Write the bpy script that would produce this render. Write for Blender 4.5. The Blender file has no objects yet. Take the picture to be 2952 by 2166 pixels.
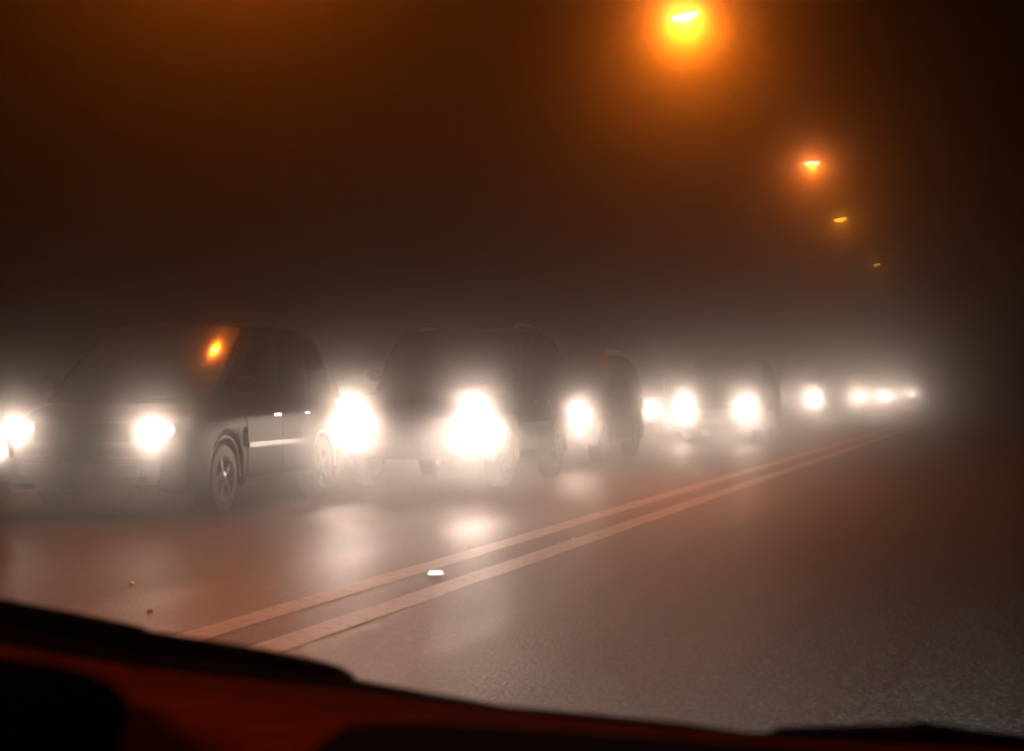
import bpy, math, random
from mathutils import Vector, Matrix
R = math.radians
random.seed(7)
scene = bpy.context.scene
col = scene.collection

# ------------------------------------------------------------------ camera
# x = across the road (right +), y = along the road, z up; the camera sits in our own car
cam_d = bpy.data.cameras.new('camera')
cam = bpy.data.objects.new('camera', cam_d); col.objects.link(cam)
cam.location = (0, 0, 1.2)
cam.rotation_euler = (R(90.286), 0, R(14.63))
cam_d.sensor_width = 36; cam_d.lens = 70.4
cam_d.clip_start = 0.02; cam_d.clip_end = 2000
cam_d.dof.use_dof = True; cam_d.dof.focus_distance = 24; cam_d.dof.aperture_fstop = 14
scene.camera = cam

# ------------------------------------------------------------------ night sky
world = bpy.data.worlds.new('World'); scene.world = world
world.use_nodes = True
wn = world.node_tree.nodes; wl = world.node_tree.links
bg = wn['Background']
sky = wn.new('ShaderNodeTexSky'); sky.sky_type = 'NISHITA'; sky.sun_disc = False
sky.sun_elevation = R(-4); sky.sun_rotation = R(200)
wl.new(sky.outputs[0], bg.inputs[0]); bg.inputs[1].default_value = 0.002

# ------------------------------------------------------------------ exposure / sampling
vs = scene.view_settings
vs.view_transform = 'Standard'; vs.look = 'None'; vs.gamma = 1; vs.exposure = 0
vs.use_curve_mapping = False
cy = scene.cycles
cy.use_denoising = True
cy.max_bounces = 6; cy.diffuse_bounces = 2; cy.glossy_bounces = 3; cy.volume_bounces = 1
cy.transmission_bounces = 2; cy.transparent_max_bounces = 8
cy.sample_clamp_indirect = 4.0
cy.sample_clamp_direct = 0
cy.blur_glossy = 0.5
cy.filter_width = 2.2
cy.use_adaptive_sampling = True
cy.adaptive_threshold = 0.012

HAZE_DENSITY = 0.037
HAZE_G = 0.986
SODIUM = (1.0, 0.178, 0.002)
LAMP_W = 2650.0
BEAM_W = 240.0
OWN_W = 8000.0
HEAD_COL = (1.0, 0.775, 0.63)

# ------------------------------------------------------------------ helpers
def clamp(x, a=0.0, b=1.0): return max(a, min(b, x))
def lerp(a, b, t): return a + (b - a) * t
def interp(tab, x):
    if x <= tab[0][0]: return tab[0][1]
    for (x0, y0), (x1, y1) in zip(tab, tab[1:]):
        if x <= x1: return lerp(y0, y1, (x - x0) / max(1e-9, x1 - x0))
    return tab[-1][1]

class MB:
    """collects faces, then links them as one mesh object"""
    def __init__(s): s.v = []; s.f = []
    def add(s, vs, fs):
        b = len(s.v); s.v += [tuple(p) for p in vs]; s.f += [tuple(i + b for i in f) for f in fs]; return s
    def box(s, c, d, m=None):
        x, y, z = (k / 2 for k in d)
        vs = [Vector((a * x, b * y, e * z)) for a in (-1, 1) for b in (-1, 1) for e in (-1, 1)]
        if m is not None: vs = [m @ p for p in vs]
        vs = [p + Vector(c) for p in vs]
        return s.add(vs, [(0,1,3,2),(4,6,7,5),(0,4,5,1),(2,3,7,6),(0,2,6,4),(1,5,7,3)])
    def tube(s, pts, rad, n=8, cap=True):
        pts = [Vector(p) for p in pts]
        if not hasattr(rad, '__len__'): rad = [rad] * len(pts)
        vs = []; fs = []
        for i, p in enumerate(pts):
            d = (pts[min(i + 1, len(pts) - 1)] - pts[max(i - 1, 0)]).normalized()
            up = Vector((0, 0, 1)) if abs(d.z) < 0.9 else Vector((0, 1, 0))
            a = d.cross(up).normalized(); b = a.cross(d)
            for k in range(n):
                t = 2 * math.pi * k / n
                vs.append(p + a * (rad[i] * math.cos(t)) + b * (rad[i] * math.sin(t)))
        for i in range(len(pts) - 1):
            for k in range(n):
                k2 = (k + 1) % n
                fs.append((i*n+k, i*n+k2, (i+1)*n+k2, (i+1)*n+k))
        if cap:
            fs.append(tuple(range(n))[::-1]); fs.append(tuple((len(pts)-1)*n + k for k in range(n)))
        return s.add(vs, fs)
    def ellipsoid(s, c, r, nu=16, nv=10, m=None):
        vs = []; fs = []
        for j in range(nv + 1):
            ph = math.pi * j / nv
            for i in range(nu):
                th = 2 * math.pi * i / nu
                p = Vector((r[0]*math.sin(ph)*math.cos(th), r[1]*math.sin(ph)*math.sin(th), r[2]*math.cos(ph)))
                if m is not None: p = m @ p
                vs.append(p + Vector(c))
        for j in range(nv):
            for i in range(nu):
                i2 = (i + 1) % nu
                fs.append((j*nu+i, (j+1)*nu+i, (j+1)*nu+i2, j*nu+i2))
        return s.add(vs, fs)
    def lathe_x(s, c, prof, n=28, closed=True):
        """profile of (x, r) turned round the x axis"""
        vs = []; fs = []; m = len(prof)
        for k in range(n):
            t = 2 * math.pi * k / n
            for x, r in prof: vs.append((c[0] + x, c[1] + r*math.cos(t), c[2] + r*math.sin(t)))
        for k in range(n):
            k2 = (k + 1) % n
            for j in range(m if closed else m - 1):
                j2 = (j + 1) % m
                fs.append((k*m+j, k*m+j2, k2*m+j2, k2*m+j))
        return s.add(vs, fs)
    def grid(s, fn, nu, nv, u0=0, u1=1, v0=0, v1=1):
        vs = [fn(lerp(u0, u1, i/nu), lerp(v0, v1, j/nv)) for j in range(nv+1) for i in range(nu+1)]
        fs = [(j*(nu+1)+i, j*(nu+1)+i+1, (j+1)*(nu+1)+i+1, (j+1)*(nu+1)+i) for j in range(nv) for i in range(nu)]
        return s.add(vs, fs)
    def pane(s, fn, nu, nv, u0, u1, v0, v1, off, depth=0.012, shape=None):
        """a slab following the surface fn, standing `off` proud of it, with edges"""
        def nrm(u, v):
            e = 1e-3
            a = Vector(fn(u+e, v)) - Vector(fn(u-e, v)); b = Vector(fn(u, v+e)) - Vector(fn(u, v-e))
            return a.cross(b).normalized()
        top = []; bot = []
        for j in range(nv+1):
            for i in range(nu+1):
                u, v = lerp(u0, u1, i/nu), lerp(v0, v1, j/nv)
                if shape: u, v = shape(i/nu, j/nv)
                p = Vector(fn(u, v)); n = nrm(u, v)
                top.append(p + n*off); bot.append(p + n*(off-depth))
        N = len(top); W_ = nu+1
        fs = [(j*W_+i, j*W_+i+1, (j+1)*W_+i+1, (j+1)*W_+i) for j in range(nv) for i in range(nu)]
        ring = [i for i in range(W_)] + [j*W_+nu for j in range(1, nv+1)] + [nv*W_+i for i in range(nu-1, -1, -1)] + [j*W_ for j in range(nv-1, 0, -1)]
        for a, b in zip(ring, ring[1:] + ring[:1]): fs.append((b, a, a+N, b+N))
        return s.add(top + bot, fs)
    def mesh(s, name, mat, smooth=True):
        me = bpy.data.meshes.new(name); me.from_pydata(s.v, [], s.f); me.validate()
        if mat: me.materials.append(mat)
        if smooth is True:
            for p in me.polygons: p.use_smooth = True
            try: me.set_sharp_from_angle(angle=R(38))
            except Exception: pass
        return me
    def build(s, name, mat, parent=None, loc=(0,0,0), smooth=True):
        return link(name, s.mesh(name, mat, smooth), parent, loc)

def link(name, data, parent=None, loc=(0,0,0)):
    o = bpy.data.objects.new(name, data); col.objects.link(o)
    o.parent = parent; o.location = loc
    return o
def empty(name, loc, rz=0):
    o = link(name, None, None, loc); o.rotation_euler = (0, 0, rz); o.empty_display_size = 0.3
    return o
def tag(o, label=None, cat=None, group=None, kind=None):
    if label: o['label'] = label
    if cat: o['category'] = cat
    if group: o['group'] = group
    if kind: o['kind'] = kind
    return o

# ------------------------------------------------------------------ materials
def mat(name, color, rough=0.5, metal=0.0, spec=0.5, coat=0.0, noise=0.0, nscale=30.0, bump=0.0, bscale=200.0, rough_var=0.0):
    m = bpy.data.materials.new(name); m.use_nodes = True
    nt = m.node_tree; b = nt.nodes['Principled BSDF']
    b.inputs['Base Color'].default_value = (*color, 1); b.inputs['Roughness'].default_value = rough
    b.inputs['Metallic'].default_value = metal; b.inputs['Specular IOR Level'].default_value = spec
    b.inputs['Coat Weight'].default_value = coat; b.inputs['Coat Roughness'].default_value = 0.06
    tc = nt.nodes.new('ShaderNodeTexCoord')
    if noise or rough_var:
        nz = nt.nodes.new('ShaderNodeTexNoise'); nz.inputs['Scale'].default_value = nscale; nz.inputs['Detail'].default_value = 5
        nt.links.new(tc.outputs['Object'], nz.inputs['Vector'])
        if noise:
            cr = nt.nodes.new('ShaderNodeValToRGB')
            cr.color_ramp.elements[0].position = 0.3; cr.color_ramp.elements[1].position = 0.7
            cr.color_ramp.elements[0].color = (*[c*(1-noise) for c in color], 1)
            cr.color_ramp.elements[1].color = (*[min(1, c*(1+noise)) for c in color], 1)
            nt.links.new(nz.outputs['Fac'], cr.inputs[0]); nt.links.new(cr.outputs[0], b.inputs['Base Color'])
        if rough_var:
            mr = nt.nodes.new('ShaderNodeMapRange')
            mr.inputs['To Min'].default_value = max(0.02, rough-rough_var); mr.inputs['To Max'].default_value = min(1, rough+rough_var)
            nt.links.new(nz.outputs['Fac'], mr.inputs[0]); nt.links.new(mr.outputs[0], b.inputs['Roughness'])
    if bump:
        n2 = nt.nodes.new('ShaderNodeTexNoise'); n2.inputs['Scale'].default_value = bscale; n2.inputs['Detail'].default_value = 3
        nt.links.new(tc.outputs['Object'], n2.inputs['Vector'])
        bp = nt.nodes.new('ShaderNodeBump'); bp.inputs['Strength'].default_value = bump; bp.inputs['Distance'].default_value = 0.005
        nt.links.new(n2.outputs['Fac'], bp.inputs['Height']); nt.links.new(bp.outputs[0], b.inputs['Normal'])
    return m
def paint(name, c, rough=0.22): return mat(name, c, rough, 0.0, 0.4, 0.4, noise=0.06, nscale=3, rough_var=0.02)
def glow(name, c, strength):
    m = bpy.data.materials.new(name); m.use_nodes = True
    b = m.node_tree.nodes['Principled BSDF']
    b.inputs['Base Color'].default_value = (*[0.6*k for k in c], 1); b.inputs['Roughness'].default_value = 0.15
    b.inputs['Emission Color'].default_value = (*c, 1); b.inputs['Emission Strength'].default_value = strength
    m.cycles.emission_sampling = 'NONE'
    return m

M = {
    'glass': mat('dark_glass', (0.012, 0.013, 0.014), 0.09, 0, 0.5, 0, noise=0.2, nscale=5, rough_var=0.02),
    'rubber': mat('tyre_rubber', (0.02, 0.02, 0.02), 0.7, noise=0.3, nscale=40, bump=0.3),
    'alloy': mat('alloy', (0.20, 0.20, 0.21), 0.28, 1.0, noise=0.15, nscale=20),
    'chrome': mat('chrome', (0.75, 0.75, 0.76), 0.12, 1.0, noise=0.05),
    'bright': mat('satin_chrome', (.78, .78, .79), .33, 1.0, noise=.05),
    'trim': mat('dull_trim', (.06, .06, .06), .45, .5, noise=.2, nscale=8),
    'plastic': mat('black_plastic', (0.025, 0.025, 0.026), 0.5, noise=0.25, nscale=60, bump=0.15),
    'plate': mat('dark_plate', (0.05, 0.048, 0.045), 0.6, noise=0.1),  # colour held near black so the plate sinks into the dark front
    'red_lens': mat('red_lens', (0.25, 0.01, 0.01), 0.12, noise=0.1),
    'amber_lens': mat('amber_lens', (0.5, 0.14, 0.01), 0.12, noise=0.1),
    'galv': mat('dark_weathered_steel', (0.05, 0.05, 0.048), 0.6, 0.3, noise=0.25, nscale=12),
    'concrete': mat('concrete', (0.16, 0.155, 0.145), 0.85, noise=0.3, nscale=6, bump=0.4, bscale=60),
}

def wet_asphalt():
    m = bpy.data.materials.new('wet_asphalt'); m.use_nodes = True
    nt = m.node_tree; N = nt.nodes; L = nt.links; b = N['Principled BSDF']
    tc = N.new('ShaderNodeTexCoord')
    big = N.new('ShaderNodeTexNoise'); big.inputs['Scale'].default_value = 0.7; big.inputs['Detail'].default_value = 5
    mp = N.new('ShaderNodeMapping'); mp.inputs['Scale'].default_value = (1.6, 0.35, 1)
    L.new(tc.outputs['Object'], mp.inputs['Vector']); L.new(mp.outputs[0], big.inputs['Vector'])
    fine = N.new('ShaderNodeTexNoise'); fine.inputs['Scale'].default_value = 38; fine.inputs['Detail'].default_value = 4
    L.new(tc.outputs['Object'], fine.inputs['Vector'])
    cr = N.new('ShaderNodeValToRGB')
    cr.color_ramp.elements[0].position = 0.35; cr.color_ramp.elements[0].color = (0.009, 0.009, 0.0095, 1)
    cr.color_ramp.elements[1].position = 0.68; cr.color_ramp.elements[1].color = (0.048, 0.049, 0.049, 1)
    mix = N.new('ShaderNodeMix'); mix.data_type = 'FLOAT'; mix.inputs[0].default_value = 0.5
    L.new(big.outputs['Fac'], mix.inputs[2]); L.new(fine.outputs['Fac'], mix.inputs[3])
    st = N.new('ShaderNodeTexNoise'); st.inputs['Scale'].default_value = 1.0; st.inputs['Detail'].default_value = 4
    mp2 = N.new('ShaderNodeMapping'); mp2.inputs['Scale'].default_value = (2.6, 0.03, 1)
    L.new(tc.outputs['Object'], mp2.inputs['Vector']); L.new(mp2.outputs[0], st.inputs['Vector'])
    mix2 = N.new('ShaderNodeMix'); mix2.data_type = 'FLOAT'; mix2.inputs[0].default_value = 0.45
    L.new(mix.outputs[0], mix2.inputs[2]); L.new(st.outputs['Fac'], mix2.inputs[3])
    L.new(mix2.outputs[0], cr.inputs[0])
    wob = N.new('ShaderNodeTexNoise'); wob.inputs['Scale'].default_value = 1.3; wob.inputs['Detail'].default_value = 6
    L.new(tc.outputs['Object'], wob.inputs['Vector'])
    va = N.new('ShaderNodeVectorMath'); va.operation = 'ADD'; L.new(tc.outputs['Object'], va.inputs[0]); L.new(wob.outputs['Color'], va.inputs[1])
    ck = N.new('ShaderNodeTexVoronoi'); ck.feature = 'DISTANCE_TO_EDGE'; ck.inputs['Scale'].default_value = 0.30
    L.new(va.outputs[0], ck.inputs['Vector'])
    ckr = N.new('ShaderNodeMapRange'); ckr.inputs['From Min'].default_value = 0.002; ckr.inputs['From Max'].default_value = 0.010
    ckr.inputs['To Min'].default_value = 0.88; ckr.inputs['To Max'].default_value = 1.0
    L.new(ck.outputs['Distance'], ckr.inputs[0])
    mul = N.new('ShaderNodeMix'); mul.data_type = 'RGBA'; mul.blend_type = 'MULTIPLY'; mul.inputs[0].default_value = 1.0
    L.new(cr.outputs[0], mul.inputs[6]); L.new(ckr.outputs[0], mul.inputs[7])
    ag = N.new('ShaderNodeTexVoronoi'); ag.inputs['Scale'].default_value = 75
    L.new(tc.outputs['Object'], ag.inputs['Vector'])
    agr = N.new('ShaderNodeMapRange'); agr.inputs['From Min'].default_value = 0.70; agr.inputs['From Max'].default_value = 0.95
    sp_ = N.new('ShaderNodeSeparateColor'); L.new(ag.outputs['Color'], sp_.inputs[0]); L.new(sp_.outputs[0], agr.inputs[0])
    stn = N.new('ShaderNodeMix'); stn.data_type = 'RGBA'
    L.new(agr.outputs[0], stn.inputs[0]); L.new(mul.outputs[2], stn.inputs[6]); stn.inputs[7].default_value = (0.15, 0.145, 0.135, 1)
    L.new(stn.outputs[2], b.inputs['Base Color'])
    mr = N.new('ShaderNodeMapRange'); mr.inputs['From Min'].default_value = 0.35; mr.inputs['From Max'].default_value = 0.65
    mr.inputs['To Min'].default_value = 0.42; mr.inputs['To Max'].default_value = 0.62
    L.new(mix2.outputs[0], mr.inputs[0]); L.new(mr.outputs[0], b.inputs['Roughness'])
    b.inputs['Specular IOR Level'].default_value = 0.15
    vor = N.new('ShaderNodeTexVoronoi'); vor.inputs['Scale'].default_value = 48
    L.new(tc.outputs['Object'], vor.inputs['Vector'])
    bp = N.new('ShaderNodeBump'); bp.inputs['Strength'].default_value = 0.55; bp.inputs['Distance'].default_value = 0.007
    add = N.new('ShaderNodeMath'); add.operation = 'ADD'
    L.new(vor.outputs['Distance'], add.inputs[0]); L.new(fine.outputs['Fac'], add.inputs[1])
    L.new(add.outputs[0], bp.inputs['Height']); L.new(bp.outputs[0], b.inputs['Normal'])
    return m
M['asphalt'] = wet_asphalt()
M['roof_paint'] = mat('dark_matt_paint', (.004, .004, .004), .8, spec=.03, noise=.1, nscale=4)  # cabin colour made darker and duller to keep the lamp glow off it

def worn_line():
    m = bpy.data.materials.new('worn_line_paint'); m.use_nodes = True
    nt = m.node_tree; N = nt.nodes; L = nt.links; b = N['Principled BSDF']
    tc = N.new('ShaderNodeTexCoord')
    nz = N.new('ShaderNodeTexNoise'); nz.inputs['Scale'].default_value = 11; nz.inputs['Detail'].default_value = 10; nz.inputs['Roughness'].default_value = 0.7
    L.new(tc.outputs['Object'], nz.inputs['Vector'])
    cr = N.new('ShaderNodeValToRGB')
    cr.color_ramp.elements[0].position = 0.34; cr.color_ramp.elements[0].color = (0.10, 0.10, 0.095, 1)
    cr.color_ramp.elements[1].position = 0.48; cr.color_ramp.elements[1].color = (0.50, 0.49, 0.47, 1)
    L.new(nz.outputs['Fac'], cr.inputs[0]); L.new(cr.outputs[0], b.inputs['Base Color'])
    b.inputs['Roughness'].default_value = 0.55
    return m
M['line'] = worn_line()
M['verge'] = mat('verge_soil', (0.06, 0.055, 0.04), 0.95, noise=0.4, nscale=3, bump=0.8, bscale=15)

# ------------------------------------------------------------------ ground, road, lines
def sheet(name, x0, x1, y0, y1, z, m, label=None):
    o = MB().add([(x0, y0, z), (x1, y0, z), (x1, y1, z), (x0, y1, z)], [(0, 1, 2, 3)]).build(name, m, smooth=False)
    return tag(o, kind='structure')
sheet('ground', -160, 160, -60, 300, -0.02, M['verge'])
sheet('road', -11.2, 9.0, -60, 300, 0.0, M['asphalt'])
def centre_line(x, w):
    mb = MB(); n = 60; vs = []; fs = []
    y = -20.0; i = 0
    while y < 220:
        j0 = random.uniform(-0.008, 0.008); j1 = random.uniform(-0.008, 0.008)
        vs += [(x - w/2 + j0, y, 0.004), (x + w/2 + j1, y, 0.004)]
        if i: fs.append((2*i-2, 2*i-1, 2*i+1, 2*i))
        i += 1; y += 0.6
    return tag(mb.add(vs, fs).build('centre_line', M['line'], smooth=False), kind='structure')
centre_line(-3.89, 0.20)
centre_line(-3.38, 0.20)
kerb = MB(); sw = MB()
kerb.box((-11.29, 120, 0.05), (0.18, 360, 0.18))
tag(kerb.build('kerb', M['concrete'], smooth=False), kind='structure')
sw.box((-13.19, 120, 0.035), (3.62, 360, 0.15))
tag(sw.build('pavement', M['concrete'], smooth=False), kind='structure')

# ------------------------------------------------------------------ haze
hz = MB().box((0, 120, 5.6), (330, 370, 13.6)).build('haze', None, smooth=False)
hm = bpy.data.materials.new('haze_air'); hm.use_nodes = True
hn = hm.node_tree.nodes; hn.remove(hn['Principled BSDF'])
pv = hn.new('ShaderNodeVolumePrincipled')
pv.inputs['Color'].default_value = (0.93, 0.92, 0.90, 1); pv.inputs['Density'].default_value = HAZE_DENSITY
pv.inputs['Anisotropy'].default_value = HAZE_G
hm.node_tree.links.new(pv.outputs[0], hn['Material Output'].inputs['Volume'])
hz.data.materials.append(hm); tag(hz, kind='stuff')

# ------------------------------------------------------------------ lamps' light
def beam_light(name, parent, loc, watts, color, radius, aim, beam=1.0, stray=0.02, spread=0.50):
    """headlamp: low-beam pattern with a flat cut-off and a little stray light from the lens"""
    ld = bpy.data.lights.new(name, 'SPOT'); ld.energy = watts; ld.color = color
    ld.shadow_soft_size = radius; ld.spot_size = R(165); ld.spot_blend = 0.15
    ld.use_nodes = True
    nt = ld.node_tree; N = nt.nodes; L = nt.links
    em = N['Emission']; geo = N.new('ShaderNodeNewGeometry')
    vt = N.new('ShaderNodeVectorTransform'); vt.vector_type = 'VECTOR'; vt.convert_from = 'WORLD'; vt.convert_to = 'OBJECT'
    L.new(geo.outputs['Incoming'], vt.inputs[0])
    sp = N.new('ShaderNodeSeparateXYZ'); L.new(vt.outputs[0], sp.inputs[0])
    def mth(op, a, b=None, c=None):
        n = N.new('ShaderNodeMath'); n.operation = op
        for i, k in enumerate((a, b, c)):
            if k is None: continue
            if isinstance(k, (int, float)): n.inputs[i].default_value = k
            else: L.new(k, n.inputs[i])
        return n.outputs[0]
    X, Y, Z = sp.outputs
    fwd = mth('MAXIMUM', mth('MULTIPLY', Z, -1.0), 0.02)
    az = mth('DIVIDE', X, fwd); el = mth('DIVIDE', Y, fwd)
    ga = mth('EXPONENT', mth('MULTIPLY', mth('POWER', mth('ABSOLUTE', mth('DIVIDE', az, spread)), 2.0), -1.0))
    ge = mth('EXPONENT', mth('MULTIPLY', mth('POWER', mth('ABSOLUTE', mth('DIVIDE', el, 0.16)), 2.0), -1.0))
    cut = N.new('ShaderNodeMapRange'); cut.interpolation_type = 'SMOOTHSTEP'
    cut.inputs['From Min'].default_value = 0.012; cut.inputs['From Max'].default_value = -0.012
    L.new(el, cut.inputs[0])
    core = mth('MULTIPLY', mth('MULTIPLY', ga, ge), cut.outputs[0])
    gs = mth('EXPONENT', mth('MULTIPLY', mth('POWER', mth('ABSOLUTE', mth('DIVIDE', el, 0.20)), 2.0), -1.0))
    st = mth('MULTIPLY', mth('MULTIPLY', mth('POWER', fwd, 2.0), gs), stray)
    L.new(mth('ADD', mth('MULTIPLY', core, beam), st), em.inputs['Strength'])
    o = bpy.data.objects.new(name, ld); col.objects.link(o); o.parent = parent; o.location = loc
    o.rotation_euler = Vector(aim).to_track_quat('-Z', 'Y').to_euler()
    return o

def sodium_light(name, parent, loc, watts):
    ld = bpy.data.lights.new(name, 'SPOT'); ld.energy = watts; ld.color = SODIUM
    ld.shadow_soft_size = 0.04; ld.spot_size = R(179); ld.spot_blend = 0.2
    ld.use_nodes = True
    nt = ld.node_tree; N = nt.nodes; L = nt.links; em = N['Emission']
    geo = N.new('ShaderNodeNewGeometry'); sp = N.new('ShaderNodeSeparateXYZ'); L.new(geo.outputs['Incoming'], sp.inputs[0])
    mr = N.new('ShaderNodeMapRange'); mr.interpolation_type = 'SMOOTHSTEP'      # cobra-head pattern: weak near the horizontal
    mr.inputs['From Min'].default_value = -0.15; mr.inputs['From Max'].default_value = -0.55
    mr.inputs['To Min'].default_value = 0.175; mr.inputs['To Max'].default_value = 1.25
    L.new(sp.outputs['Z'], mr.inputs[0]); L.new(mr.outputs[0], em.inputs['Strength'])
    o = bpy.data.objects.new(name, ld); col.objects.link(o); o.parent = parent; o.location = loc
    return o

# ------------------------------------------------------------------ street lamps
M['sodium'] = glow('sodium_bowl', (1.0, 0.52, 0.30), 20.0); M['sodium_faint'] = glow('sodium_bowl_faint', (1.0, 0.45, 0.08), 22.0); M['sodium_dim'] = glow('sodium_bowl_dim', (1.0, 0.50, 0.04), 28.0)
H_LAMP = 8.0
def street_lamp(x, y, label, tilt=0, power=1.0, core='sodium', XL=-22.0):
    """a lamp head hung on a span wire between two poles standing well off the carriageway"""
    XR = 8.6
    root = empty('street_lamp', (x, y, 0))
    tag(root, label, 'street lamp', 'sodium street lamps hung over the road')
    h = H_LAMP; arm = 0.0
    for px in (XL - x, XR - x):
        MB().tube([(px,0,-.02), (px,0,1.0), (px,0,1.05), (px,0,h+1.2)], [.09, .085, .06, .04], 12).build('pole', M['galv'], root)
    wire = [(lerp(XL - x, 0, k/10), 0, h + .16 + .9*(1-k/10)**1.6) for k in range(11)] + [(lerp(0, XR - x, k/10), 0, h + .16 + .9*(k/10)**1.6) for k in range(1, 11)]
    MB().tube(wire, .006, 6).build('span_wire', M['galv'], root)
    MB().box((0, 0, h+.145), (.06, .06, .05)).build('hanger', M['galv'], root, smooth=False)
    head = MB(); rings = []
    for t, wy, zt, zb in ((-0.42, .05, .075, .03), (-0.30, .10, .10, .02), (-.1, .15, .14, .01), (.15, .16, .14, .01), (.32, .12, .10, .02), (.38, .04, .06, .035)):
        rings.append([(arm+t, -wy, zb+h), (arm+t, -wy*.8, zt*.75+h), (arm+t, 0, zt+h), (arm+t, wy*.8, zt*.75+h), (arm+t, wy, zb+h), (arm+t, 0, zb+h)])
    vs = [p for r in rings for p in r]; n = 6
    fs = [(i*n+k, i*n+(k+1) % n, (i+1)*n+(k+1) % n, (i+1)*n+k) for i in range(len(rings)-1) for k in range(n)]
    fs += [tuple(range(n))[::-1], tuple((len(rings)-1)*n+k for k in range(n))]
    piv = Vector((0, 0, h+0.1)); rt = Matrix.Rotation(-R(tilt), 3, 'Y')
    vs = [piv + rt @ (Vector(p) - piv) for p in vs]
    hd = head.add(vs, fs).build('lamp_head', M['galv'], root)
    bowl = MB().ellipsoid(piv + rt @ (Vector((arm+0.06, 0, h-0.005)) - piv), (0.25, 0.13, 0.07), 18, 10, rt).build('bowl', M[core], hd)
    sodium_light('sodium_light', hd, piv + rt @ (Vector((arm+0.06, 0, h-0.112)) - piv), LAMP_W*power)
    return root
street_lamp(-6.32, 36.5, 'largest and brightest amber street lamp, high above the dark tall car', 10, 1.0)
street_lamp(-6.63, 61.4, 'second amber street lamp down the road, smaller halo below the brightest one', 0, .55, XL=-37.0)
street_lamp(-7.76, 82.7, 'third amber street lamp, a short yellow dash just under the second halo', 11, .20, 'sodium_dim', -47.0)
street_lamp(-8.63, 113.6, 'faintest street lamp of the row, dim brown dash nearly lost in the fog', 4, .06, 'sodium_faint', -58.0)
street_lamp(-8.74, 20.99, 'street lamp overhead, seen only as an amber glint in the minivan windscreen', 0, 1.0)

# ------------------------------------------------------------------ cars
TYRE = {}
def wheel_meshes(r):
    k = round(r, 3)
    if k in TYRE: return TYRE[k]
    t = MB().lathe_x((0,0,0), [(-.10, r*.66), (-.105, r*.8), (-.095, r*.95), (-.07, r), (.07, r), (.095, r*.95), (.105, r*.8), (.10, r*.66)], 32).mesh('tyre', M['rubber'])
    m = MB().lathe_x((0,0,0), [(-.09, r*.66), (-.10, r*.69), (.10, r*.69), (.104, r*.66), (.09, r*.60), (-.08, r*.60)], 32)
    for i in range(5):
        a = 2*math.pi*i/5 + .3
        q = Matrix.Rotation(a, 3, 'X')
        m.box(q @ Vector((0.075, 0, r*.36)), (.03, r*.16, r*.56), q)
    m.lathe_x((0.07,0,0), [(0, 0.001), (.03, .001), (.03, r*.14), (.02, r*.2), (0, r*.2)], 16)
    rm = m.mesh('rim', M['alloy'])
    TYRE[k] = (t, rm)
    return TYRE[k]

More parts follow.
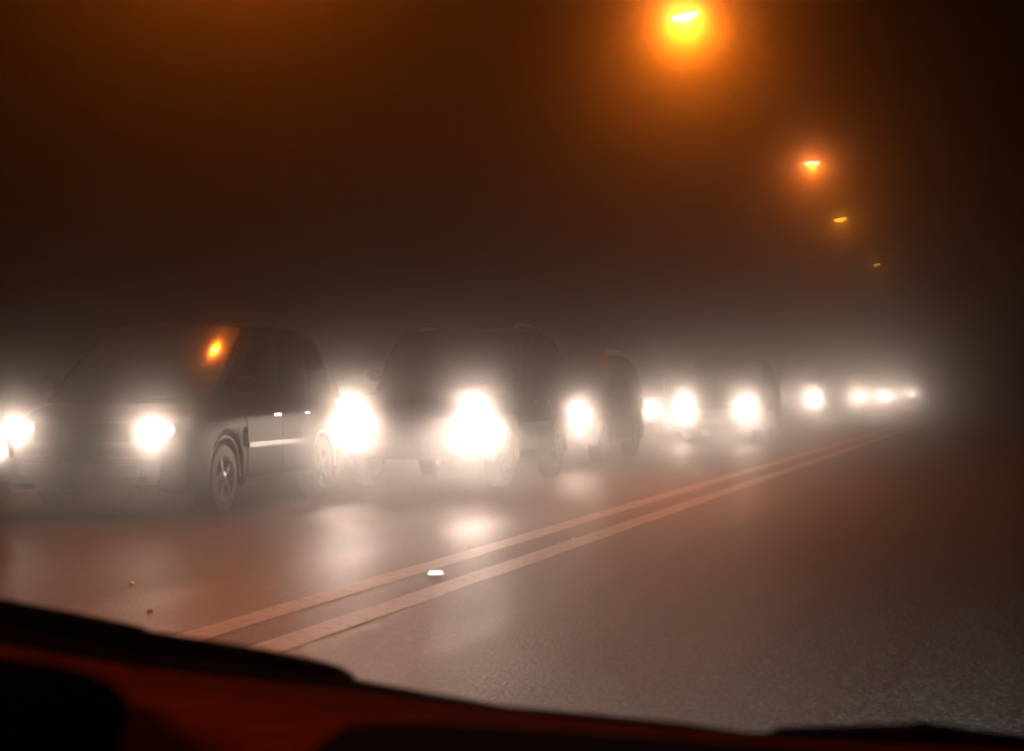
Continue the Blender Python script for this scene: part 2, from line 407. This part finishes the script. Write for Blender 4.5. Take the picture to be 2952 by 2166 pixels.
def make_car(name, label, cat, front, xc, P, body_m, beam=1.0, stray=0.11, lens=4.0, rz=0.0, detail=True, lit=True, tilt=-0.010):
    """front bumper at y = front, facing -y (towards the camera); local y runs back along the car"""
    root = empty(name, (xc, front, 0), rz)
    tag(root, label, cat, 'oncoming cars queued in the fog')
    L_, W_, H_ = P['L'], P['W'], P['H']
    top = P['top']; base = P.get('base', 0.24); ax = P['axles']; wr = P['wheel']; ar = wr + 0.07
    def half(y):
        tf = clamp(1 - y/0.75); tr = clamp(1 - (L_-y)/0.5)
        return W_/2*(1 - 0.17*tf**2.2 - 0.09*tr**2)
    def zbot(y):
        b = base + 0.09*clamp(1 - y/0.4)**2 + 0.10*clamp(1-(L_-y)/0.4)**2
        for a in ax:
            d = abs(y - a)
            if d < ar: b = max(b, wr + math.sqrt(ar*ar - d*d))
        return b
    def ring(y):
        w = half(y); zt = interp(top, y); zb = zbot(y); bb = base + 0.02
        z1 = zb + .06; z2 = max(base + .28, z1 + .02); z3 = max(zt - .24, z2 + .02); z4 = max(zt - .09, z3 + .02); z5 = max(zt - .015, z4 + .01)
        return [(w-.30, bb), (w-.30, max(zb, bb+.004)), (w-.035, zb), (w-.008, z1), (w, z2), (w-.008, z3), (w-.035, z4), (w-.11, z5), (w*.55, z5+.02), (0, z5+.03)]
    def xat(y, z):
        r = ring(y)[2:8]
        for (x0, z0), (x1, z1) in zip(r, r[1:]):
            if z <= z1: return lerp(x0, x1, clamp((z-z0)/max(1e-6, z1-z0)))
        return r[-1][0]
    ys = sorted(set([0, .03, .08, .15, .25, .4, .6, .8] + [round(.8 + i*.3, 3) for i in range(int((L_-1.2)/.3))] + [L_-.4, L_-.25, L_-.12, L_-.05, L_] +
                    [round(a + ar*math.sin(t*math.pi/2/7), 4) for a in ax for t in range(-7, 8)] + [round(a + k*(ar+.012), 4) for a in ax for k in (-1, 1)]))
    vs = []; fs = []
    for y in ys:
        r = ring(y); full = [(x, z) for x, z in r] + [(-x, z) for x, z in r[-2::-1]]
        vs += [(x, y, z) for x, z in full]
    n = len(full)
    for i in range(len(ys)-1):
        for k in range(n):
            k2 = (k+1) % n
            fs.append((i*n+k, (i+1)*n+k, (i+1)*n+k2, i*n+k2))
    def cap(o, rev):
        f = []
        for k in range(n//2):
            a, b_ = k, n-1-k
            if k+1 < b_-1+1 and a+1 <= b_-1: f.append((o+a, o+a+1, o+b_-1, o+b_) if not rev else (o+b_, o+b_-1, o+a+1, o+a))
        return [tuple(dict.fromkeys(q)) for q in f if len(set(q)) >= 3]
    fs += cap(0, False) + cap((len(ys)-1)*n, True)
    MB().add(vs, fs).build('body', body_m, root)

    # greenhouse
    y1, z1 = P['cowl']; y2 = P['roof_f']; y3 = P['roof_r']; y4, z4 = P['tail']
    z1 -= 0.03; z4 -= 0.03
    zr = H_ - 0.05; wb = W_/2 - P.get('belt_in', 0.06); rf = W_/2 - P.get('roof_in', 0.22); wt = W_/2 - .09
    rr = rf - 0.03
    cr = 0.05
    def ws(s, t):      # windscreen, s -1..1 across, t 0..1 up
        return Vector((s*lerp(wb, rf, t), lerp(y1, y2, t) - lerp(.26, .14, t)*(1 - abs(s)**2.2), lerp(z1, zr, t) + cr*t*(1-s*s) + .035*math.sin(math.pi*t)))
    def rw(s, t):      # rear window
        return Vector((-s*lerp(wt, rr, t), lerp(y4, y3, t) + lerp(.12, .08, t)*(1 - s*s), lerp(z4, zr-.02-P.get('rear_drop', 0), t) + cr*t*(1-s*s) + .05*math.sin(math.pi*t)))
    def roof(s, t):
        a = ws(s, 1); b = rw(-s, 1)
        return a.lerp(b, t) + Vector((0, 0, .045*math.sin(math.pi*t)))
    def side(sg):
        def fn(q, t):
            a = ws(sg, t); b = rw(-sg, t)
            p = a.lerp(b, q); p.z += .045*math.sin(math.pi*q)*t
            p.x += sg*(.03*math.sin(math.pi*t))
            return p
        return fn
    cab = MB(); cab.grid(ws, 12, 6, -1, 1); cab.grid(roof, 12, 10, -1, 1); cab.grid(rw, 12, 6, -1, 1)
    sl = side(-1); sr = side(1)
    cab.grid(lambda q, t: sr(q, t), 14, 6); cab.grid(lambda q, t: sl(1-q, t), 14, 6)
    cab.build('cabin', P.get('cabin_mat') or body_m, root)
    w_ = MB().pane(ws, 14, 8, -.955, .955, .05, .955, .007, .012).build('windscreen', M['glass'], root)
    MB().pane(rw, 10, 6, -.86, .86, .12, .90, .007, .012).build('rear_window', M['glass'], root)
    qs = P['panes']
    for sg in (1, -1):
        f = sr if sg > 0 else (lambda q, t: sl(1-q, t))
        for a, b, in qs:
            lo = .08; hi = .86
            if sg > 0: sh = lambda i, j, a=a, b=b: (lerp(a, b, i), lerp(lo, hi, j))
            else: sh = lambda i, j, a=a, b=b: (lerp(1-b, 1-a, i), lerp(lo, hi, j))
            MB().pane(f, 6, 6, 0, 1, 0, 1, .007, .012, sh).build('side_window', M['glass'], root)
    # doors
    if detail:
        bz0 = base + .12
        for sg in (1, -1):
            for (a, b) in P['doors']:
                def fn(q, t, sg=sg, a=a, b=b):
                    y = lerp(a, b, q if sg > 0 else 1-q); z = lerp(bz0, interp(top, y) - .045, t)
                    return Vector((sg*xat(y, z), y, z))
                d = MB().pane(fn, 6, 10, 0.004, .996, 0, 1, .006, .012).build('door', body_m, root)
                hy = b - .16; hz_ = interp(top, hy) - .17
                MB().box((sg*(xat(hy, hz_)+.028), hy, hz_), (.014, .15, .018)).box((sg*(xat(hy, hz_)+.012), hy-.06, hz_), (.03, .02, .014)).box((sg*(xat(hy, hz_)+.012), hy+.06, hz_), (.03, .02, .014)).build('handle', M['chrome'], d)
            a, b = P['doors'][0][0], P['doors'][-1][1]
            zm = base + .38
            def mo(q, t, sg=sg): 
                y = lerp(a, b, q if sg > 0 else 1-q); z = lerp(zm, zm+.05, t); return Vector((sg*xat(y, z), y, z))
            MB().pane(mo, 12, 2, 0, 1, 0, 1, .020, .022).build('side_moulding', M['trim'] if P.get('chrome_side') else M['plastic'], root)
            if P.get('chrome_side'):
                vy = ax[0]+ar+.045
                MB().tube([(sg*(xat(vy, zz)+.004), vy + .05*(zz-.6), zz) for zz in (.60, .64, .70, .76, .80)], [.006, .017, .020, .017, .006], 8).build('highlight_strip', M['bright'], root)  # added bright strip that stands for a highlight on the wing
            def sk(q, t, sg=sg):
                y = lerp(ax[0]+ar+.05, ax[1]-ar-.05, q if sg > 0 else 1-q); z = lerp(base+.005, base+.095, t); return Vector((sg*xat(y, z), y, z))
            MB().pane(sk, 12, 2, 0, 1, 0, 1, .016, .02).build('sill_trim', M['alloy'] if P.get('sill') else M['plastic'], root)
            for a_ in ax:   # arch lips
                lip = []
                for k in range(13):
                    t = math.pi*k/12
                    yy = a_ + (ar-.005)*math.cos(t); zz = wr + (ar-.005)*math.sin(t)
                    if zz > base + .02: lip.append((sg*(xat(yy, zz)+.004), yy, zz))
                MB().tube(lip, .016, 8).build('arch_lip', M['bright'] if P.get('chrome_side') else body_m, root)
    # wheels
    tm, rm = wheel_meshes(wr)
    for a_ in ax:
        for sg in (1, -1):
            t = link('wheel', tm, root, (sg*(W_/2 - .13), a_, wr))
            if sg < 0: t.rotation_euler = (0, 0, math.pi)
            link('rim', rm, t)
    # front
    hh = P['head']; S = P['spread']; hw_ = P.get('head_size', (.15, .10, .085))
    lm = LENS[lens] if lit else M['plate']
    yh = 0.10 + P.get('head_back', 0.06)
    for sg in (-1, 1):
        hl = MB().ellipsoid((sg*S/2, yh, hh), hw_, 18, 12).build('headlight', lm, root)
        if lit: beam_light('headlight_beam', hl, (sg*S/2, yh - hw_[1] - .045, hh), BEAM_W, HEAD_COL, .035, (0, -1, tilt), beam, stray)
        MB().ellipsoid((sg*(S/2+.05), yh+.08, hh-.16), (.08, .07, .035), 12, 8).build('indicator', M['amber_lens'], root)
        # mirror
        my = y1 + .42; mx = lerp(wb, rf, .25); mz = z1 + .19
        mm = MB().ellipsoid((sg*(W_/2+.10), my, mz), (.115, .075, .075), 14, 10)
        mm.tube([(sg*(mx-.02), my+.02, mz-.07), (sg*(W_/2+.02), my+.01, mz-.03)], .025, 8)
        mm.build('door_mirror', body_m if detail else M['plastic'], root)
        # rear lights
        yr = L_ - .10
        MB().ellipsoid((sg*(half(yr)-.06), yr, interp(top, yr)-.17), (.075, .09, .15), 12, 10).build('tail_light', M['red_lens'], root)
    # front trim
    gz = hh - .02
    g = MB().box((0, .035 + P.get('grille_y', 0), gz), (S - .42, .10, .17)).build('grille', M['plastic'], root, smooth=False)
    for k in range(4):
        MB().box((0, -.018 + P.get('grille_y', 0), gz - .06 + .04*k), (S - .46, .018, .014)).build('slat', M['plastic'], g, smooth=False)
    MB().box((0, .0, base+.22), (W_*.62, .16, .11)).build('bumper_inset', M['plastic'], root, smooth=False)
    MB().box((0, -.088, base+.22), (.31, .012, .155)).build('license_plate', M['plate'], root, smooth=False)
    bmp = MB()
    def bumper(q, t):
        s = lerp(-1, 1, q); x = s*(W_/2*.93); return Vector((x, -.05 + .34*abs(s)**3.2, lerp(base+.10, base+.30, t)))
    bmp.pane(bumper, 16, 4, 0, 1, 0, 1, .03, .10); bmp.build('bumper', body_m, root)
    for sg in (-1, 1):
        MB().ellipsoid((sg*W_*.33, .035, base+.16), (.07, .06, .045), 12, 8).build('fog_lamp', M['glass'], root)
        MB().tube([(sg*.12+.1, y1-.19, z1+.035), (sg*.38+.22, y1-.07, z1+.13)], .010, 6).build('wiper', M['plastic'], root)
    # rear
    MB().box((0, L_+.005, base+.26), (W_*.72, .12, .20)).build('rear_bumper', M['plastic'] if P.get('plastic_bumper') else body_m, root, smooth=False)
    MB().box((0, L_+.012, interp(top, L_)-.22), (.31, .03, .155)).build('rear_plate', M['plate'], root, smooth=False)
    if P.get('rails'):
        for sg in (-1, 1):
            pts = []
            for k in range(9):
                t = lerp(.12, .88, k/8); p = roof(sg*.86, t); lift = .075 if 0 < k < 8 else .01
                pts.append((p.x, p.y, p.z + lift))
            MB().tube(pts, .016, 8).build('roof_rail', M['alloy'], root)
    return root

LENS = {}
for k in (4.0, 10.0, 40.0): LENS[k] = glow('headlight_lens', (1.0, 0.80, 0.64), k)

MINIVAN = dict(L=4.70, W=1.86, H=1.84, base=.22, wheel=.325, axles=(1.16, 3.86), head=.80, spread=1.36, spread_in=.0,
    top=[(0,.60),(.05,.70),(.14,.80),(.30,.88),(.62,.97),(1.15,1.06),(1.6,1.07),(3.6,1.09),(4.35,1.10),(4.57,1.06),(4.70,.90)],
    cowl=(.98,1.06), roof_f=2.15, roof_r=4.1, tail=(4.61,1.08), panes=((.10,.40),(.43,.68),(.71,.92)), doors=((1.66,2.58),(2.59,3.44)), chrome_side=True, sill=True, rear_drop=.05)
SUV = dict(L=4.4, W=1.88, H=1.90, base=.32, wheel=.37, axles=(.88, 3.45), head=.93, spread=1.50, head_size=(.17,.10,.11),
    top=[(0,.72),(.04,.86),(.12,.98),(.25,1.05),(.8,1.12),(1.35,1.16),(1.6,1.16),(4.05,1.17),(4.3,1.12),(4.4,1.0)],
    cowl=(1.32,1.16), roof_f=2.0, roof_r=4.05, tail=(4.33,1.16), panes=((.09,.36),(.39,.66),(.69,.93)), doors=((1.40,2.27),(2.28,2.97)), rails=True, roof_in=.20, plastic_bumper=True)
CROSSOVER = dict(L=4.45, W=1.80, H=1.72, base=.27, wheel=.345, axles=(.86, 3.48), head=.80, spread=1.34,
    top=[(0,.64),(.05,.76),(.14,.86),(.3,.94),(.8,1.0),(1.2,1.05),(1.5,1.05),(4.1,1.09),(4.32,1.05),(4.45,.92)],
    cowl=(1.18,1.05), roof_f=1.95, roof_r=4.0, tail=(4.38,1.08), panes=((.10,.40),(.43,.70),(.73,.92)), doors=((1.32,2.25),(2.26,3.02)), rails=True, plastic_bumper=True)
SEDAN = dict(L=4.6, W=1.78, H=1.46, base=.2, wheel=.315, axles=(.88, 3.52), head=.70, spread=1.32,
    top=[(0,.55),(.05,.64),(.14,.70),(.3,.76),(.8,.84),(1.2,.90),(1.5,.91),(3.6,.94),(3.9,.97),(4.4,.94),(4.6,.80)],
    cowl=(1.12,.90), roof_f=1.95, roof_r=3.15, tail=(3.92,.96), panes=((.12,.46),(.49,.84)), doors=((1.32,2.30),(2.31,3.05)))
PICKUP = dict(SUV, H=1.85)

pm = {
    'black': paint('black_paint', (.012, .012, .014)),
    'charcoal': mat('charcoal_paint', (.009, .0095, .0105), .62, spec=.10, noise=.06, nscale=3),
    'navy': paint('navy_paint', (.012, .016, .03)),
    'grey': paint('grey_paint', (.10, .10, .105)),
    'silver': mat('silver_paint', (.34, .34, .35), .32, .5, coat=.6, noise=.08, nscale=20),
    'white': paint('white_paint', (.62, .61, .59), .3),
}
make_car('sedan_car', 'pale car at the left edge of the road, only its rear corner in view', 'car', 10.55, -9.065, SEDAN, pm['silver'], beam=0.6, stray=0.003, lens=4.0)
make_car('minivan', 'dark minivan in front with amber lamp glint in its windscreen and chrome side strip', 'minivan', 16.5, -8.32, dict(MINIVAN, cabin_mat=M['roof_paint']), pm['charcoal'], lens=4.0)
make_car('sport_utility_car', 'tall dark sport utility car with blinding headlights between the minivan and the crossover', 'car', 22.15, -6.98, SUV, pm['navy'], beam=6.5, stray=0.18, lens=4.0)
make_car('crossover_car', 'dark crossover with roof rails half hidden behind the tall sport utility car', 'car', 30.1, -7.45, CROSSOVER, pm['black'], beam=2.2, stray=0.15, lens=4.0)
make_car('minivan', 'dark van whose two headlights shine just right of the crossover', 'minivan', 43.3, -6.75, dict(MINIVAN), pm['black'], beam=2.8, stray=0.30, lens=10.0)
make_car('sedan_car', 'car in the outer lane with one headlight showing between crossover and van', 'car', 49.0, -9.9, SEDAN, pm['grey'], stray=0.22, lens=10.0, detail=False)
make_car('sport_utility_car', 'small distant car with one headlight showing right behind the van', 'car', 66.3, -7.73, CROSSOVER, pm['black'], stray=0.66, lens=10.0, detail=False)
make_car('sedan_car', 'far car with a close pair of headlights at the left of the last bright cluster', 'car', 95, -7.4, SEDAN, pm['grey'], stray=1.6, lens=40.0, detail=False)
make_car('sedan_car', 'far car whose light ends the queue at its right tip', 'car', 118, -7.6, SEDAN, pm['black'], stray=1.6, lens=40.0, detail=False)
make_car('sedan_car', 'hindmost visible car, one small light in the gap of the last bright cluster', 'car', 138, -11.0, SEDAN, pm['grey'], stray=1.6, lens=40.0, detail=False)

# ------------------------------------------------------------------ our own car: what shows of it below the windscreen
A = R(14.63)
def at(px, py, d):
    """point d metres in front of the seat along a sight line (only to lay out the dashboard)"""
    X = (px - 1126)/4400*d; z = 1.2 - (py - 848)/4400*d
    return Vector((X*math.cos(A) - d*math.sin(A)*1.0, d*math.cos(A) + X*math.sin(A), z))
def along(px, py, u):
    """the same for a point u metres ahead of the seat"""
    d = u/(math.cos(A) + (px - 1126)/4400*math.sin(A))
    return at(px, py, d)
M['dash'] = mat('red_brown_vinyl', (0.62, 0.10, 0.012), 0.9, spec=.02, noise=0.25, nscale=60, bump=0.3, bscale=400)
M['dash_black'] = mat('black_vinyl', (0.004, 0.004, 0.004), 0.9, spec=0.03, noise=0.3, nscale=80, bump=0.3, bscale=400)
own = empty('own_car', (-0.35, 0, 0))
tag(own, 'dashboard and wiper of the car the photo is taken from, along the bottom edge', 'car')
OFF = Vector((-0.35, 0, 0))
def part(mb, name, m, parent=own, smooth=True):
    mb.v = [tuple(Vector(p) - OFF) for p in mb.v]
    return mb.build(name, m, parent, smooth=smooth)
def slab(pts_far, u_far, pts_near, u_near, thick=0.02, n=5):
    """a padded panel between a far and a near edge, with rounded far lip and a skirt"""
    mb = MB(); rows = []
    for k in range(n+1):
        t = k/n
        rows.append([along(a[0], a[1], u_far).lerp(along(b[0], b[1], u_near), t) + Vector((0, 0, .006*math.sin(math.pi*t))) for a, b in zip(pts_far, pts_near)])
    under = [p + Vector((0, 0.012, -thick)) for p in rows[0]]
    low = [p + Vector((0, 0.005, -0.25)) for p in rows[0]]
    vs = []; m_ = len(pts_far)
    rows = [low, under] + rows
    rows.append([p + Vector((0, -0.02, -0.25)) for p in rows[-1]])
    for r in rows: vs += r
    fs = [(j*m_+i, j*m_+i+1, (j+1)*m_+i+1, (j+1)*m_+i) for j in range(len(rows)-1) for i in range(m_-1)]
    return mb.add(vs, fs)
far = [(-260, 1385), (0, 1418), (300, 1466), (760, 1516), (1100, 1560), (1300, 1582), (1489, 1600), (1700, 1622), (2030, 1640), (2500, 1660)]
near = [(x, 1790) for x, y in far]
part(slab(far, 0.84, near, 0.56), 'dash_pad', M['dash'])
cow = [(-260, 1360), (0, 1375), (300, 1440), (700, 1486), (763, 1491), (850, 1508), (966, 1528), (1102, 1553), (1305, 1571), (1489, 1590), (1640, 1612), (1690, 1612), (1712, 1600), (1990, 1594), (2025, 1588), (2130, 1604), (2300, 1626), (2500, 1650)]
part(slab(cow, 0.95, [(x, y + 75) for x, y in cow], 0.86, .03), 'cowl', M['dash_black'])
pn = [(640, 1660), (700, 1625), (763, 1592), (900, 1588), (1050, 1594), (1200, 1604), (1400, 1618), (1700, 1640), (2500, 1690)]
part(slab(pn, 0.70, [(x, 1830) for x, y in pn], 0.50), 'black_panel', M['dash_black'])  # black panel added over the dark right part of the pad
bh = MB(); vs = []
hood = [(-300, 1440), (-100, 1436), (0, 1447), (100, 1461), (180, 1478), (237, 1500), (268, 1528), (280, 1556), (272, 1590), (250, 1620), (215, 1660), (170, 1760), (-300, 1760)]
for u, sc in ((0.68, 1.0), (0.66, .985), (0.50, 1.02)):
    vs += [along(lerp(-100, x, sc), lerp(1700, y, sc), u) for x, y in hood]
m_ = len(hood)
fs = [(j*m_+i, j*m_+i+1, (j+1)*m_+i+1, (j+1)*m_+i) for j in range(2) for i in range(m_-1)] + [tuple(range(m_)), tuple(range(2*m_, 3*m_))[::-1]]
part(bh.add(vs, fs), 'instrument_hood', M['dash_black'])
# wiper parked along the foot of the windscreen
wp = empty('wiper', (0, 0, 0)); wp.parent = own
def strip(pts, depth=0.012):
    """pts: (px, top, bottom) -> a rubber bar of real thickness just outside the glass"""
    mb = MB(); vs = []
    for x, a, b in pts:
        p0 = along(x, a, 0.98); p1 = along(x, b, 0.98)
        vs += [p0, p1, p1 + Vector((0, depth, 0)), p0 + Vector((0, depth, 0))]
    n_ = len(pts); fs = [(i*4+k, (i+1)*4+k, (i+1)*4+(k+1) % 4, i*4+(k+1) % 4) for i in range(n_-1) for k in range(4)]
    fs += [(3, 2, 1, 0), tuple((n_-1)*4+k for k in range(4))]
    return mb.add(vs, fs)
bl = part(strip([(-260, 1300, 1360), (0, 1332, 1392), (150, 1356, 1436), (320, 1394, 1456), (560, 1432, 1492), (700, 1462, 1508), (735, 1472, 1512), (765, 1494, 1514)]), 'blade', M['dash_black'], wp, False)
part(strip([(-260, 1286, 1340), (0, 1316, 1360), (150, 1343, 1385), (300, 1374, 1410), (318, 1380, 1412), (335, 1398, 1414)], -0.010), 'wiper_arm', M['dash_black'], wp, False)

# ------------------------------------------------------------------ road stud and small glints on the road
def ground_at(px, py):
    d = 4400*1.2/(py - 848); X = (px - 1126)/4400*d
    return (X*math.cos(A) - d*math.sin(A), d*math.cos(A) + X*math.sin(A))
M['reflector'] = mat('white_reflector', (0.80, 0.78, 0.74), 0.25, noise=0.05)
M['prism'] = mat('silvered_prism', (0.45, 0.44, 0.42), 0.5, 1.0, noise=0.1, nscale=200)
M['speck'] = mat('pale_glint', (0.80, 0.76, 0.70), 0.30, 0.9, noise=0.1, nscale=90)
x, y = ground_at(958, 1264)
rf = empty('road_stud', (x, y, 0.004)); tag(rf, 'white raised road stud set between the two centre lines', 'road stud')
def frustum(a, b, h, c, d):
    mb = MB(); vs = [(-a/2,-b/2,0),(a/2,-b/2,0),(a/2,b/2,0),(-a/2,b/2,0),(-c/2,-d/2,h),(c/2,-d/2,h),(c/2,d/2,h),(-c/2,d/2,h)]
    return mb.add(vs, [(3,2,1,0),(4,5,6,7),(0,1,5,4),(1,2,6,5),(2,3,7,6),(3,0,4,7)])
frustum(.115, .11, .022, .085, .05).build('stud_body', M['reflector'], rf, smooth=False)
MB().box((0, -.060, .016), (.088, .006, .028), Matrix.Rotation(R(-6), 3, 'X')).build('stud_lens', M['prism'], rf, smooth=False)
rf.rotation_euler = (0, 0, R(17.5))
sparkles = [((1033, 1203), 0.0120, 'tiny glinting chip on the left edge of the left centre line, upper side'),
         ((1097, 1183), 0.0108, 'tiny glinting chip touching the left centre line farther up the road'),
         ((1260, 1186), 0.0120, 'tiny glinting chip on the right centre line, farthest along it'),
         ((1040, 1281), 0.0132, 'tiny glinting chip at the right edge of the right centre line beside the road stud'),
         ((785, 1164), 0.0108, 'tiny bright chip on the wet road below the gap between minivan and tall car'),
         ((1075, 1136), 0.0108, 'tiny bright chip in the shining patch below the tall car headlight'),
         ((292, 1286), 0.0156, 'tiny bright pebble within the road glare below the minivan headlight'),
         ((330, 1347), 0.0156, 'tiny bright pebble nearest the wiper, below the minivan glare')]
for (px, py), r, lab in sparkles:  # shiny beads added to stand for small glints of light
    x, y = ground_at(px, py)
    mb = MB(); mb.ellipsoid((0, 0, 0), (r, r*1.3, r*.75), 8, 6)
    mb.v = [tuple(Vector(p)*random.uniform(.82, 1.15)) for p in mb.v]
    o = mb.build('sparkle', M['speck'], None, (x, y, r*.5)); o.rotation_euler = (0, 0, random.uniform(0, 6))
    tag(o, lab, 'sparkle', 'pale chips scattered on the road')

# our own dipped headlights, below the picture
for sx in (-1.0, .30):
    hl = MB().ellipsoid((sx, 1.75, .66), (.15, .10, .085), 18, 12)
    hl.v = [tuple(Vector(p) - OFF) for p in hl.v]
    hl = hl.build('headlight', LENS[4.0], own)
    beam_light('headlight_beam', hl, Vector((sx, 1.90, .66)) - OFF, OWN_W, (0.95, 0.95, 0.90), .035, (-.12, 1, -.028), 1.0, .001, .23)

# the red-lit gauges in front of the driver, left of the picture
ip = at(-1500, 1330, .56)
gp = MB().box((0, 0, 0), (.22, .012, .09), Matrix.Rotation(R(-62), 3, 'X')); gp.v = [tuple(Vector(p) + ip) for p in gp.v]
part(gp, 'gauge_panel', glow('red_gauges', (1.0, .07, .01), 1.2), own, False)
ld = bpy.data.lights.new('gauge_light', 'POINT'); ld.energy = 0.6; ld.color = (1.0, .30, .02); ld.shadow_soft_size = .05
go = bpy.data.objects.new('gauge_light', ld); col.objects.link(go); go.parent = own; go.location = ip + Vector((0.03, .02, .06)) - OFF
